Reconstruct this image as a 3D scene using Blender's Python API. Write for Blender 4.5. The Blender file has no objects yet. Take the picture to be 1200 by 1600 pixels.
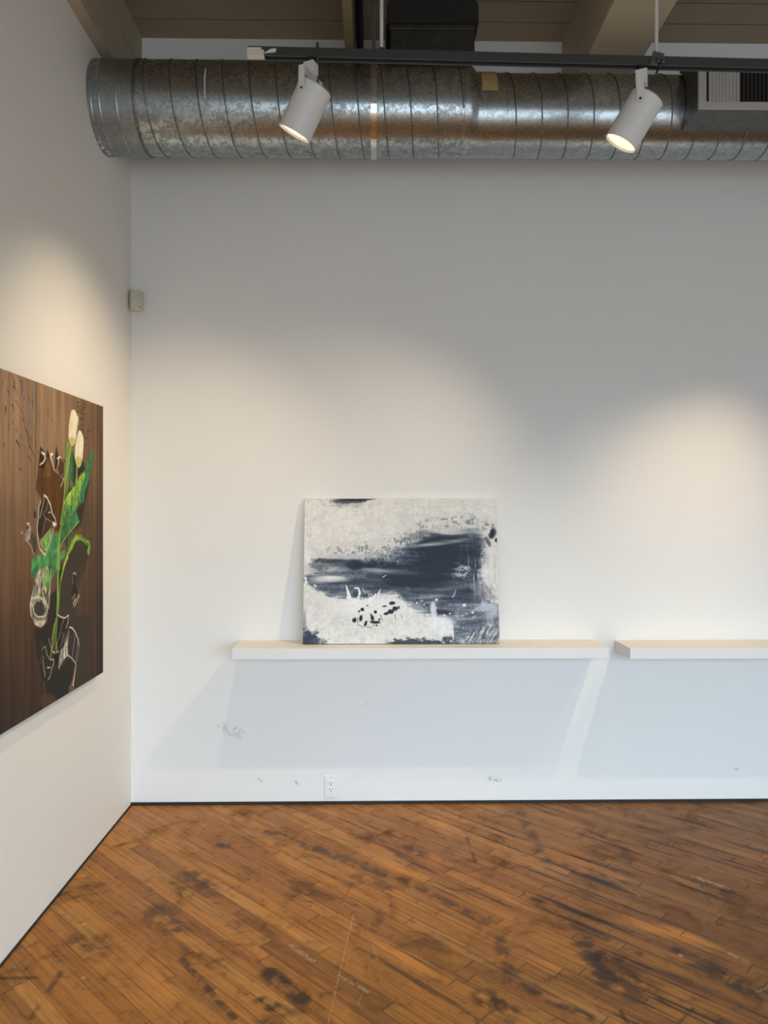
import bpy, bmesh, math, random
import numpy as np
from mathutils import Vector, Matrix

sc = bpy.context.scene
PI = math.pi
# ------------------------------------------------------------------ camera, sky, exposure
cam_d = bpy.data.cameras.new('camera')
cam = bpy.data.objects.new('camera', cam_d)
sc.collection.objects.link(cam)
cam.location = (0, 0, 1.54)
cam.rotation_euler = (PI/2, 0, -math.atan(17/1150))
cam_d.sensor_fit = 'VERTICAL'
cam_d.sensor_height = 36.0
cam_d.sensor_width = 27.0
cam_d.lens = 36.0*1150/1600
cam_d.shift_y = -7/1600
cam_d.clip_start = 0.05
cam_d.dof.use_dof = True
cam_d.dof.focus_distance = 3.75
cam_d.dof.aperture_fstop = 2.8
sc.camera = cam
sc.view_settings.view_transform = 'Standard'
sc.view_settings.look = 'None'
sc.view_settings.gamma = 1.0
sc.view_settings.use_curve_mapping = False
sc.view_settings.exposure = 0.2

SKY = 7.4
GROUND = 0.24
LAMP_W = 42.0
world = bpy.data.worlds.new('sky')
sc.world = world
world.use_nodes = True
wt = world.node_tree
wt.nodes.clear()
w_out = wt.nodes.new('ShaderNodeOutputWorld')
w_bg = wt.nodes.new('ShaderNodeBackground')
w_ramp = wt.nodes.new('ShaderNodeValToRGB')
w_map = wt.nodes.new('ShaderNodeMapRange')
w_sep = wt.nodes.new('ShaderNodeSeparateXYZ')
w_co = wt.nodes.new('ShaderNodeTexCoord')
wt.links.new(w_co.outputs['Generated'], w_sep.inputs[0])
wt.links.new(w_sep.outputs['Z'], w_map.inputs['Value'])
w_map.inputs['From Min'].default_value = -0.25
w_map.inputs['From Max'].default_value = 0.35
wt.links.new(w_map.outputs[0], w_ramp.inputs[0])
re_ = w_ramp.color_ramp.elements
re_[0].position = 0.0; re_[0].color = (GROUND*0.89, GROUND, GROUND*1.10, 1)     # pavement below the horizon
re_[1].position = 1.0; re_[1].color = (0.79, 1.00, 1.18, 1)                      # open sky
e = re_.new(0.40); e.color = (GROUND*0.96, GROUND*1.15, GROUND*1.33, 1)
e = re_.new(0.62); e.color = (0.72, 0.92, 1.09, 1)
wt.links.new(w_ramp.outputs[0], w_bg.inputs[0])
w_bg.inputs[1].default_value = SKY
wt.links.new(w_bg.outputs[0], w_out.inputs[0])

# ------------------------------------------------------------------ dimensions
XL, XR = -1.2526, 4.9          # side walls
YB, YF = 3.83, -1.9            # back wall, street front
ZC = 3.972                     # ceiling boards
TRK_Y = 2.77

# ------------------------------------------------------------------ helpers
def lin(c):
    return tuple(((v/255)/12.92 if v/255 <= .04045 else ((v/255+.055)/1.055)**2.4) for v in c)

class NT:
    """small node-building helper"""
    def __init__(self, name):
        self.m = bpy.data.materials.new(name)
        self.m.use_nodes = True
        self.t = self.m.node_tree
        self.b = self.t.nodes['Principled BSDF']
    def put(self, inp, v):
        if isinstance(v, bpy.types.NodeSocket): self.t.links.new(v, inp)
        elif isinstance(v, (tuple, list)) and len(v) == 3 and inp.type == 'RGBA': inp.default_value = (*v, 1)
        else: inp.default_value = v
    def n(self, typ, **kw):
        nd = self.t.nodes.new(typ)
        for k, v in kw.items(): setattr(nd, k, v)
        return nd
    def math(self, op, a, b=0.0, c=None, clamp=False):
        nd = self.n('ShaderNodeMath', operation=op, use_clamp=clamp)
        self.put(nd.inputs[0], a); self.put(nd.inputs[1], b)
        if c is not None: self.put(nd.inputs[2], c)
        return nd.outputs[0]
    def mix(self, f, a, b, mode='MIX'):
        nd = self.n('ShaderNodeMix', data_type='RGBA', blend_type=mode)
        self.put(nd.inputs[0], f); self.put(nd.inputs[6], a); self.put(nd.inputs[7], b)
        return nd.outputs[2]
    def coord(self, which='Object'):
        return self.n('ShaderNodeTexCoord').outputs[which]
    def sep(self, v):
        s = self.n('ShaderNodeSeparateXYZ'); self.put(s.inputs[0], v); return s.outputs
    def comb(self, x, y, z=0.0):
        s = self.n('ShaderNodeCombineXYZ')
        for i, v in enumerate((x, y, z)): self.put(s.inputs[i], v)
        return s.outputs[0]
    def noise(self, v, scale, detail=3.0, rough=.55, dist=0.0):
        nd = self.n('ShaderNodeTexNoise')
        self.put(nd.inputs['Vector'], v); nd.inputs['Scale'].default_value = scale
        nd.inputs['Detail'].default_value = detail; nd.inputs['Roughness'].default_value = rough
        nd.inputs['Distortion'].default_value = dist
        return nd.outputs[0]
    def ramp(self, v, lo, hi, a=0.0, b=1.0):
        nd = self.n('ShaderNodeMapRange', interpolation_type='SMOOTHSTEP')
        self.put(nd.inputs['Value'], v)
        nd.inputs['From Min'].default_value = lo; nd.inputs['From Max'].default_value = hi
        nd.inputs['To Min'].default_value = a; nd.inputs['To Max'].default_value = b
        return nd.outputs[0]
    def rnd(self, v):
        nd = self.n('ShaderNodeTexWhiteNoise', noise_dimensions='3D'); self.put(nd.inputs['Vector'], v); return nd.outputs[0]
    def bump(self, h, strength=.2, dist=.002):
        nd = self.n('ShaderNodeBump'); self.put(nd.inputs['Height'], h)
        nd.inputs['Strength'].default_value = strength; nd.inputs['Distance'].default_value = dist
        self.t.links.new(nd.outputs[0], self.b.inputs['Normal'])
    def seg(self, x, y, ax, ay, bx, by, w, soft):
        """mask of a thin line from a to b in the plane of x, y (metres)"""
        dx, dy = bx-ax, by-ay; L2 = dx*dx+dy*dy
        px = self.math('SUBTRACT', x, ax); py = self.math('SUBTRACT', y, ay)
        t = self.math('DIVIDE', self.math('ADD', self.math('MULTIPLY', px, dx), self.math('MULTIPLY', py, dy)), L2, clamp=True)
        ex = self.math('SUBTRACT', px, self.math('MULTIPLY', t, dx)); ey = self.math('SUBTRACT', py, self.math('MULTIPLY', t, dy))
        d = self.math('SQRT', self.math('ADD', self.math('MULTIPLY', ex, ex), self.math('MULTIPLY', ey, ey)))
        return self.ramp(d, w, w+soft, 1.0, 0.0)
    def fin(self, col, rough=.5, metal=0.0, spec=None):
        self.put(self.b.inputs['Base Color'], col); self.put(self.b.inputs['Roughness'], rough)
        self.put(self.b.inputs['Metallic'], metal)
        if spec is not None: self.b.inputs['Specular IOR Level'].default_value = spec
        return self.m

def plain(name, col, rough=.5, metal=0.0, var=.06, scale=30):
    k = NT(name)
    nz = k.noise(k.coord(), scale)
    c = k.mix(nz, tuple(v*(1-var) for v in col), tuple(min(1, v*(1+var)) for v in col))
    return k.fin(c, rough, metal)

def link(name, me, mat=None, parent=None, loc=None):
    o = bpy.data.objects.new(name, me)
    sc.collection.objects.link(o)
    if mat is not None and me is not None and not me.materials: me.materials.append(mat)
    if parent is not None: o.parent = parent
    if loc is not None: o.location = loc
    return o
def bm_obj(name, bm, mat, parent=None, smooth=False):
    me = bpy.data.meshes.new(name)
    bmesh.ops.recalc_face_normals(bm, faces=bm.faces)
    bm.to_mesh(me); bm.free()
    if smooth:
        me.polygons.foreach_set('use_smooth', [True]*len(me.polygons))
        try: me.set_sharp_from_angle(angle=math.radians(38))
        except Exception: pass
    return link(name, me, mat, parent)
def add_box(bm, lo, hi, bev=0.0, mtx=None, seg=2):
    r = bmesh.ops.create_cube(bm, size=1.0)
    vs = r['verts']
    for v in vs:
        v.co = Vector([(lo[i]+hi[i])/2 + v.co[i]*(hi[i]-lo[i]) for i in range(3)])
    if bev > 0:
        es = list({e for v in vs for e in v.link_edges})
        rb = bmesh.ops.bevel(bm, geom=es, offset=bev, segments=seg, affect='EDGES', profile=.5)
        vs = list({v for f in rb['faces'] for v in f.verts} | {v for v in vs if v.is_valid})
    if mtx is not None:
        for v in vs: v.co = mtx @ v.co
    return vs
def box(name, lo, hi, mat, parent=None, bev=0.0, seg=2, smooth=False):
    bm = bmesh.new(); add_box(bm, lo, hi, bev, None, seg)
    return bm_obj(name, bm, mat, parent, smooth)
def basis(axis):
    a = Vector(axis).normalized()
    h = Vector((0, 0, 1)) if abs(a.z) < .9 else Vector((1, 0, 0))
    u = a.cross(h).normalized(); v = a.cross(u).normalized()
    return a, u, v
def add_lathe(bm, prof, origin=(0,0,0), axis=(0,0,1), n=48, cap0=True, cap1=True):
    """prof: list of (distance along the axis, radius)"""
    a, u, v = basis(axis); o = Vector(origin); rings = []
    for d, r in prof:
        rings.append([bm.verts.new(o + a*d + (u*math.cos(2*PI*i/n) + v*math.sin(2*PI*i/n))*r) for i in range(n)])
    for k in range(len(rings)-1):
        for i in range(n):
            j = (i+1) % n
            bm.faces.new((rings[k][i], rings[k][j], rings[k+1][j], rings[k+1][i]))
    if cap0: bm.faces.new(list(reversed(rings[0])))
    if cap1: bm.faces.new(rings[-1])
def lathe(name, prof, origin, axis, mat, parent=None, n=48, cap0=True, cap1=True):
    bm = bmesh.new(); add_lathe(bm, prof, origin, axis, n, cap0, cap1)
    return bm_obj(name, bm, mat, parent, True)
def add_tube(bm, pts, r, n=8):
    pts = [Vector(p) for p in pts]; rings = []
    t0 = (pts[1]-pts[0]).normalized(); _, u, v = basis(t0)
    for i, p in enumerate(pts):
        t = (pts[min(i+1, len(pts)-1)] - pts[max(i-1, 0)]).normalized()
        u = (u - t*u.dot(t)).normalized(); v = t.cross(u)
        rings.append([bm.verts.new(p + (u*math.cos(2*PI*k/n) + v*math.sin(2*PI*k/n))*r) for k in range(n)])
    for a in range(len(rings)-1):
        for k in range(n):
            j = (k+1) % n
            bm.faces.new((rings[a][k], rings[a][j], rings[a+1][j], rings[a+1][k]))
    bm.faces.new(list(reversed(rings[0]))); bm.faces.new(rings[-1])
def tube(name, pts, r, mat, parent=None, n=8):
    bm = bmesh.new(); add_tube(bm, pts, r, n)
    return bm_obj(name, bm, mat, parent, True)
def add_prism(bm, poly, a, b):
    """poly: points; extruded from poly+a to poly+b"""
    A = [bm.verts.new(Vector(p)+Vector(a)) for p in poly]; B = [bm.verts.new(Vector(p)+Vector(b)) for p in poly]
    bm.faces.new(A); bm.faces.new(list(reversed(B)))
    for i in range(len(poly)):
        j = (i+1) % len(poly); bm.faces.new((A[i], B[i], B[j], A[j]))
def empty(name, loc):
    o = bpy.data.objects.new(name, None); o.empty_display_size = .1; o.location = loc
    sc.collection.objects.link(o); return o
def tag(o, label, cat, group=None):
    o['label'] = label; o['category'] = cat
    if group: o['group'] = group
    return o
def struct(o, label=None):
    o['kind'] = 'structure'
    if label: o['label'] = label
    return o
def local(parent, p):
    return Vector(p) - parent.location

# ------------------------------------------------------------------ materials
def mat_wall(name, marks=(), tint=(1, 1, 1)):
    k = NT(name); co = k.coord(); s = k.sep(co)
    c = k.mix(k.noise(co, 1.3, 2), tuple(a*b for a, b in zip((.80, .797, .778), tint)), tuple(a*b for a, b in zip((.83, .828, .812), tint)))
    for (ax, az, bx, bz, w, soft, st) in marks:
        m = k.seg(s[0], s[2], ax, az, bx, bz, w, soft)
        m = k.math('MULTIPLY', m, k.ramp(k.noise(co, 60, 3), .42, .62, 0, st))
        c = k.mix(m, c, (.36, .38, .40))
    k.bump(k.math('ADD', k.noise(co, 260, 2), k.math('MULTIPLY', k.noise(co, 7, 2), 3.0)), .12, .0012)
    return k.fin(c, .62, 0, .35)
M_WALLB = mat_wall('white_wall_paint', [(-.78,.40,-.70,.37,.012,.03,.5), (-.03,.52,-.02,.515,.002,.008,.9), (.60,.128,.66,.118,.004,.012,.9),
                                        (-.40,.115,-.39,.10,.003,.006,.9), (-.60,.135,-.58,.12,.003,.008,.6), (1.9,.17,1.91,.165,.003,.006,.8)])
M_WALL = mat_wall('white_side_wall_paint')

def mat_floor():
    k = NT('worn_strip_wood_floor'); s = k.sep(k.coord()); x, y = s[0], s[1]
    q = .70711
    a = math.radians(44)
    ca, sa = math.cos(a), math.sin(a)
    u = k.math('SUBTRACT', k.math('MULTIPLY', x, ca), k.math('MULTIPLY', y, sa))
    v = k.math('ADD', k.math('MULTIPLY', x, sa), k.math('MULTIPLY', y, ca))
    wd = .0565
    vr = k.math('DIVIDE', v, wd); row = k.math('FLOOR', vr); fv = k.math('SUBTRACT', vr, row)
    r1 = k.rnd(k.comb(row, 3.1, 0)); 
    ur = k.math('DIVIDE', k.math('ADD', u, k.math('MULTIPLY', r1, 7.0)), .78); cell = k.math('FLOOR', ur); fu = k.math('SUBTRACT', ur, cell)
    bid = k.rnd(k.comb(row, cell, 1.7)); bid2 = k.rnd(k.comb(row, cell, 9.2))
    base = k.mix(bid, lin((160, 103, 45)), lin((192, 128, 60)))
    base = k.mix(k.math('MULTIPLY', k.ramp(bid2, .80, 1.0), .45), base, lin((112, 72, 36)))
    base = k.mix(k.math('MULTIPLY', k.ramp(bid2, .22, .0), .5), base, lin((192, 138, 74)))
    # grain along the strips
    gv = k.comb(k.math('MULTIPLY', u, 2.2), k.math('MULTIPLY', v, 95.0), k.math('MULTIPLY', bid, 40.0))
    g = k.noise(gv, 1.0, 5, .65)
    base = k.mix(k.ramp(g, .40, .74, 0, .55), base, lin((88, 52, 22)))
    fine = k.noise(k.comb(k.math('MULTIPLY', u, 9.0), k.math('MULTIPLY', v, 330.0), 0.0), 1.0, 3)
    base = k.mix(k.ramp(fine, .45, .75, 0, .35), base, lin((60, 36, 18)))
    # blotchy dirt and wear; a broad tone also darkens towards the right
    p2 = k.comb(x, y, 0.0)
    big = k.noise(p2, 1.15, 4, .6, .6)
    mid = k.noise(p2, 4.5, 5, .62, .8)
    spk = k.noise(p2, 22.0, 4, .6, .4)
    dark_right = k.ramp(k.math('ADD', k.math('MULTIPLY', x, .22), k.math('MULTIPLY', big, 1.0)), .42, .92)
    base = k.mix(k.math('MULTIPLY', dark_right, .58), base, lin((92, 62, 36)))
    base = k.mix(k.ramp(mid, .50, .72, 0, .72), base, lin((74, 48, 26)))
    base = k.mix(k.ramp(spk, .54, .74, 0, .55), base, lin((60, 38, 20)))
    light = k.noise(k.comb(k.math('MULTIPLY', u, 1.6), k.math('MULTIPLY', v, 7.0), 5.0), 1.0, 4, .6)
    base = k.mix(k.ramp(light, .54, .74, 0, .72), base, lin((206, 136, 60)))
    # black streaks between strips
    st = k.noise(k.comb(k.math('MULTIPLY', u, 1.7), k.math('MULTIPLY', v, 26.0), 2.0), 1.0, 4, .6)
    stm = k.math('MULTIPLY', k.ramp(st, .54, .68, 0, .92), k.ramp(x, -.9, .9, .35, 1.0))
    base = k.mix(stm, base, lin((44, 36, 30)))
    # gaps
    edge = k.math('MINIMUM', fv, k.math('SUBTRACT', 1.0, fv))
    gapw = k.ramp(edge, .014, .055, 1.0, 0.0)
    gapn = k.math('MULTIPLY', k.ramp(k.noise(k.comb(k.math('MULTIPLY', u, 3.0), k.math('MULTIPLY', row, 3.3), 0.0), 1.0, 3), .35, .66, .2, 1.0), k.ramp(x, -1.0, .8, .62, 1.0))
    gap = k.math('MULTIPLY', gapw, gapn)
    eu = k.math('MINIMUM', fu, k.math('SUBTRACT', 1.0, fu))
    gap2 = k.ramp(eu, .001, .004, .85, 0.0)
    gap = k.math('MAXIMUM', gap, gap2)
    base = k.mix(k.math('MULTIPLY', gap, .85), base, lin((34, 24, 17)))
    # scratches, scuffs and chips that sit where the photo has them
    def q_(mask, col, st, nsc=70):
        nonlocal base
        m = k.math('MULTIPLY', mask, k.ramp(k.noise(p2, nsc, 3), .36, .58, 0, st))
        base = k.mix(m, base, col)
    for sg in DARKS: q_(k.seg(x, y, *sg[:6]), lin((44, 34, 26)), sg[6]*.85, 15)
    for sg in LIGHTS: q_(k.seg(x, y, *sg[:6]), lin((190, 166, 130)), sg[6]*.62, 60)
    h = k.math('SUBTRACT', k.math('MULTIPLY', g, .25), k.math('MULTIPLY', gap, 1.0))
    k.bump(h, .35, .0015)
    rough = k.ramp(mid, .35, .75, .34, .55)
    return k.fin(base, rough, 0, .16)
DARKS = [(-0.649,2.515,-0.421,2.229,0.006,0.012,0.9),(-0.824,2.815,-0.722,2.707,0.02,0.07,0.8),(-0.775,3.108,-0.647,2.952,0.015,0.06,0.7),(-0.695,3.371,-0.672,3.358,0.008,0.03,0.9),(-0.495,3.501,0.046,3.096,0.01,0.035,0.8),(-0.061,3.071,0.044,2.991,0.01,0.04,0.6),(-0.346,2.448,-0.227,2.313,0.02,0.03,1),(-0.345,2.299,-0.280,2.255,0.015,0.02,1),(-1.220,2.425,-1.091,2.426,0.004,0.01,0.8),(-1.034,2.452,-1.030,2.238,0.004,0.012,0.7),(-1.061,2.651,-0.957,2.555,0.02,0.05,0.6),(0.745,3.766,0.745,3.198,0.012,0.03,0.6),(0.744,2.605,0.756,2.392,0.02,0.05,0.9),(0.799,2.493,0.848,2.327,0.03,0.08,0.8),(1.054,2.526,1.214,2.322,0.02,0.05,0.9),(0.448,2.610,0.453,2.397,0.01,0.03,0.7),(0.438,3.419,0.445,3.173,0.003,0.008,0.7),(0.355,2.304,0.405,2.245,0.02,0.05,1),(0.478,2.364,0.651,2.213,0.01,0.02,0.9),(1.345,2.972,1.438,2.921,0.012,0.008,0.9),(0.601,2.909,0.666,2.861,0.01,0.01,0.8),(0.912,2.187,0.988,2.250,0.003,0.006,0.9),(0.757,2.239,0.758,2.186,0.004,0.006,0.8),(0.165,3.327,0.219,3.265,0.015,0.04,0.8),(0.486,3.557,0.335,3.293,0.01,0.05,0.4),(0.707,2.727,0.921,2.528,0.006,0.02,0.8),(0.099,3.068,0.421,2.731,0.006,0.03,0.7),(0.773,3.197,1.041,3.002,0.008,0.03,0.6)]
LIGHTS = [(-0.075,2.782,-0.135,2.197,0.0012,0.002,0.8),(-0.027,2.371,-0.046,2.280,0.001,0.002,0.6),(-0.288,2.590,-0.202,2.501,0.004,0.008,0.8),(-0.111,2.421,-0.016,2.340,0.003,0.008,0.7),(1.340,3.050,1.429,2.956,0.005,0.012,0.9),(1.056,2.515,1.061,2.511,0.007,0.002,1),(0.543,2.581,0.547,2.581,0.003,0.002,1),(1.264,3.552,1.267,3.552,0.004,0.002,1),(-1.078,2.741,-1.069,2.737,0.006,0.004,1),(1.231,2.523,1.269,2.469,0.004,0.008,0.7),(-0.950,2.427,-0.947,2.424,0.005,0.003,0.9),(-0.002,2.597,0.015,2.505,0.001,0.002,0.7),(0.983,3.066,1.058,2.902,0.002,0.006,0.4),(1.218,2.322,1.253,2.337,0.002,0.004,0.6)]
M_FLOOR = mat_floor()

def mat_wood_paint(name, a, b, plank=None, offset=0.0):
    """old painted timber; plank = (axis index, width) draws the joints of boards"""
    k = NT(name); co = k.coord(); s = k.sep(co)
    c = k.mix(k.noise(co, 2.2, 4), lin(a), lin(b))
    g = k.noise(k.comb(k.math('MULTIPLY', s[0], 3.0), k.math('MULTIPLY', s[1], 40.0), k.math('MULTIPLY', s[2], 40.0)), 1.0, 4)
    c = k.mix(k.ramp(g, .5, .8, 0, .35), c, tuple(.55*v for v in lin(a)))
    if plank:
        t = k.math('DIVIDE', k.math('ADD', s[plank[0]], offset), plank[1]); f = k.math('SUBTRACT', t, k.math('FLOOR', t))
        e_ = k.math('MINIMUM', f, k.math('SUBTRACT', 1.0, f))
        m = k.ramp(e_, .006, .03, 1.0, 0.0)
        c = k.mix(k.math('MULTIPLY', m, .8), c, (.012, .010, .007))
        c = k.mix(k.math('MULTIPLY', k.rnd(k.comb(k.math('FLOOR', t), 1.0, 0.0)), .35), c, tuple(.7*v for v in lin(a)))
        k.bump(k.math('MULTIPLY', m, -1.0), .5, .004)
    return k.fin(c, .6, 0, .3)
M_CEIL = mat_wood_paint('old_brown_ceiling_boards', (150, 134, 110), (166, 150, 124), (1, .152), .12)
M_BEAM = mat_wood_paint('old_cream_beam_paint', (164, 152, 130), (188, 176, 152))
M_JOIST = mat_wood_paint('old_drab_joist_paint', (110, 100, 78), (132, 120, 94))

def mat_galv(name, spangle, tint=(.50, .515, .52), r0=.24, r1=.46, dirt=.3):
    k = NT(name); co = k.coord()
    def vor(sc_):
        vd = k.n('ShaderNodeTexVoronoi'); k.put(vd.inputs['Vector'], k.mix(.06, co, k.n_col(co)) if False else co); vd.inputs['Scale'].default_value = sc_
        return k.sep(vd.outputs['Color'])[0]
    f = k.math('ADD', k.math('MULTIPLY', vor(48.0), .5), k.math('MULTIPLY', vor(110.0), .5))
    nz = k.noise(co, 34, 4, .7, 1.2)
    f = k.math('ADD', k.math('MULTIPLY', f, .45), k.math('MULTIPLY', nz, .6))
    m = k.ramp(f, .38, .68)
    m = k.math('ADD', k.math('MULTIPLY', m, spangle), (1-spangle)*.5)
    c = k.mix(m, tuple(.50*v for v in tint), tuple(1.25*v for v in tint))
    d = k.noise(co, 5.0, 5, .65)
    c = k.mix(k.ramp(d, .48, .72, 0, dirt), c, (.22, .20, .17))
    k.bump(k.math('ADD', k.math('MULTIPLY', k.noise(co, 9, 2), 2.0), m), .08, .003)
    return k.fin(c, k.ramp(m, 0, 1, r1, r0), 1.0)
M_GALV = mat_galv('galvanised_duct_steel', .55, (.44, .49, .51), .20, .40, .16)
M_GALV2 = mat_galv('dull_galvanised_sleeve', .25, (.40, .44, .46), .34, .40, .08)
M_GALV3 = mat_galv('smooth_galvanised_steel', .30, (.48, .53, .55), .23, .32, .12)
M_GALVD = mat_galv('grey_sheet_metal_box', .25, (.20, .205, .20), .42, .55, .2)
M_COLLAR = mat_galv('dark_dull_duct_collar', .25, (.085, .09, .083), .45, .6, .2)
M_SEAM = mat_galv('duct_seam_steel', .3, (.24, .245, .25), .40, .5, .5)
M_STRAP = plain('bright_strap_steel', (.70, .72, .73), .15, 1.0, .02)
M_DARKM = plain('dark_duct_liner', (.011, .011, .009), .75)
M_BLACK = plain('black_plastic', (.012, .012, .012), .5)
M_TRACK = plain('grey_track_metal', (.060, .066, .066), .42, .3)
M_WHITEM = plain('white_enamel_metal', (.72, .72, .71), .38, 0, .03)
M_ROD = plain('white_painted_rod', (.62, .62, .60), .45, 0, .03)
M_CREAM = plain('cream_plastic', (.66, .62, .50), .45, 0, .03)
M_PLATE = plain('white_plastic_plate', (.80, .82, .83), .35, 0, .02)
M_SHELF = plain('white_shelf_paint', (.80, .795, .78), .5, 0, .02, 8)
M_SHELFT = plain('cream_shelf_top', (.76, .71, .63), .5, 0, .04, 14)
M_TAPE = plain('tan_masking_tape', lin((176, 150, 104)), .7, 0, .08, 40)
M_GAP = plain('black_gap_strip', (.016, .014, .013), .7, 0, .3, 60)
M_CHIP = plain('white_paint_chip', (.75, .75, .73), .6)
M_GRILLE = plain('grey_white_grille_paint', (.46, .44, .42), .5, 0, .05)
M_SLATD = plain('dark_grille_slat', (.10, .10, .105), .5, 0, .05)
M_WOODB = plain('raw_pine_stretcher', lin((190, 158, 116)), .6, 0, .12, 20)
def mat_glow(name, col, st):
    k = NT(name); k.fin(col, .4)
    k.b.inputs['Emission Color'].default_value = (*col, 1); k.b.inputs['Emission Strength'].default_value = st
    return k.m
M_LENS = mat_glow('lit_lamp_lens', (1.0, .80, .50), 1.15)
def mat_paint(name, rough, bump, spec=.4, nscale=160):
    k = NT(name)
    at = k.n('ShaderNodeAttribute', attribute_name='paint')
    co = k.coord()
    if bump:
        lum = k.n('ShaderNodeRGBToBW'); k.t.links.new(at.outputs['Color'], lum.inputs[0])
        k.bump(k.math('ADD', k.math('MULTIPLY', lum.outputs[0], 1.2), k.math('MULTIPLY', k.noise(co, nscale, 4, .7, 1.0), 1.0)), bump, .003)
    return k.fin(at.outputs['Color'], rough, 0, spec)
M_OIL = mat_paint('flower_picture_surface', .6, 0, .12)
M_ACRYL = mat_paint('abstract_impasto_paint', .55, .35, .3)

# ------------------------------------------------------------------ room shell
T = .15
struct(box('floor', (XL-T, YF-T, -.12), (XR+T, YB+T, 0), M_FLOOR))
struct(box('ceiling', (XL-T, YF-T, ZC), (XR+T, YB+T, ZC+.12), M_CEIL))
struct(box('wall_back', (XL-T, YB, -.12), (XR+T, YB+T, ZC+.12), M_WALLB))
struct(box('wall_left', (XL-T, YF-T, -.12), (XL, YB, ZC+.12), mat_wall('warm_white_left_wall_paint', (), (1.05, 1.01, .95))))
struct(box('wall_right', (XR, YF-T, -.12), (XR+T, YB, ZC+.12), M_WALL))
# street front: a wall with one long shop window behind the camera
WX0, WX1, WZ0, WZ1 = -1.0, 4.4, .08, 2.45
bm = bmesh.new()
add_box(bm, (XL, YF-T, -.12), (WX0, YF, ZC+.1)); add_box(bm, (WX1, YF-T, -.12), (XR, YF, ZC+.1))
add_box(bm, (WX0, YF-T, -.12), (WX1, YF, WZ0)); add_box(bm, (WX0, YF-T, WZ1), (WX1, YF, ZC+.1))
struct(bm_obj('wall_front', bm, M_WALL))
bm = bmesh.new()
for i in range(4):
    x_ = WX0 + (WX1-WX0)*i/3
    add_box(bm, (max(WX0, x_-.03), YF-.09, WZ0), (min(WX1, x_+.03), YF-.03, WZ1))
add_box(bm, (WX0, YF-.09, WZ0), (WX1, YF-.03, WZ0+.05)); add_box(bm, (WX0, YF-.09, WZ1-.05), (WX1, YF-.03, WZ1))
struct(bm_obj('window_1', bm, M_WHITEM))
pl = bpy.data.lights.new('window_portal', 'AREA'); pl.shape = 'RECTANGLE'
pl.size = WX1-WX0; pl.size_y = WZ1-WZ0; pl.cycles.is_portal = True
po = bpy.data.objects.new('window_portal', pl); sc.collection.objects.link(po)
po.location = ((WX0+WX1)/2, YF-.14, (WZ0+WZ1)/2); po.rotation_euler = (PI/2, 0, 0)
# black strips colour in the shaded gap where walls meet the floor
struct(box('dark_gap_back', (XL, YB-.010, 0), (XR, YB, .014), M_GAP))
struct(box('dark_gap_left', (XL, YF, 0), (XL+.006, YB-.010, .007), M_GAP))

# ceiling beams running from the street front to the back wall
bm = bmesh.new()
add_box(bm, (XL, YF, 3.612), (-1.197, YB, ZC)); add_box(bm, (-1.1975, YF, 3.80), (-1.192, YB, 3.803))
struct(bm_obj('ceiling_beam', bm, M_BEAM), 'cream timber beam running along the top of the left wall')
bm = bmesh.new()
add_box(bm, (.985, YF, 3.612), (1.245, YB, ZC), .004)
o = bm_obj('ceiling_beam', bm, M_BEAM)
struct(o, 'broad cream timber beam above the right hand spotlight')
bm = bmesh.new()
add_box(bm, (-.128, YF, 3.612), (-.088, YB, ZC), .002)
struct(bm_obj('ceiling_beam', bm, M_JOIST), 'thin drab ceiling joist left of the dark duct branch')
tag(tube('ceiling_conduit', [(-.066, YF, 3.90), (-.066, 2.0, 3.90), (-.066, YB-.02, 3.90)], .018, M_BLACK),
    'thin black pipe along the ceiling beside the thin joist', 'pipe')

# ------------------------------------------------------------------ round duct
DY, DZ, DR = 3.43, 3.387, .200
D2Z, D2R = 3.366, .176
duct = tag(empty('round_duct', (XL, DY, DZ)), 'large round spiral galvanised steel duct running under the ceiling beams', 'duct')
def ring_prof(segs): return segs
def dl(p): return (p[0]-XL, p[1]-DY, p[2]-DZ)
sp_ = []
for d0, d1, k0 in [(0, .016, 1.012), (.019, .045, 1.004), (.0475, .0525, 1.013), (.055, .118, 1.004), (.1205, .1265, 1.013), (.129, .205, 1.004)]:
    for q in (d0, d0+.0008, (d0+d1)/2, d1-.0008, d1): sp_.append((q, DR*k0))
sl = lathe('end_sleeve', sp_, (0,0,0), (1,0,0), M_GALV2, duct, 96, False, False)
lathe('sleeve_ring', [(0, DR*.99), (0, DR*1.022), (.006, DR*1.026), (.012, DR*1.022), (.012, DR*.99)], (.196,0,0), (1,0,0), M_SEAM, sl, 96, False, False)
XS, XE = -1.045, .405
lathe('spiral_tube', [(XS-XL + (XE-XS)*i/24, DR) for i in range(25)], (0,0,0), (1,0,0), M_GALV, duct, 96, False, False)
rd = lathe('reducer', [(XE-XL, DR*1.0), (XE-XL+.002, DR*1.010), (XE-XL+.02, DR*1.010)], (0,0,0), (1,0,0), M_GALV3, duct, 96, False, False)
bm = bmesh.new(); rings = []
for i in range(9):
    t = i/8; x_ = XE+.02-XL + .055*t; sm = t*t*(3-2*t)
    r_ = DR*1.008*(1-sm) + D2R*1.01*sm; z_ = (D2Z-DZ)*sm
    rings.append([bm.verts.new((x_, math.sin(2*PI*j/96)*r_, z_+math.cos(2*PI*j/96)*r_)) for j in range(96)])
for a_ in range(8):
    for j in range(96): bm.faces.new((rings[a_][j], rings[a_][(j+1)%96], rings[a_+1][(j+1)%96], rings[a_+1][j]))
bm_obj('reducer_cone', bm, M_GALV3, duct, True)
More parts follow.
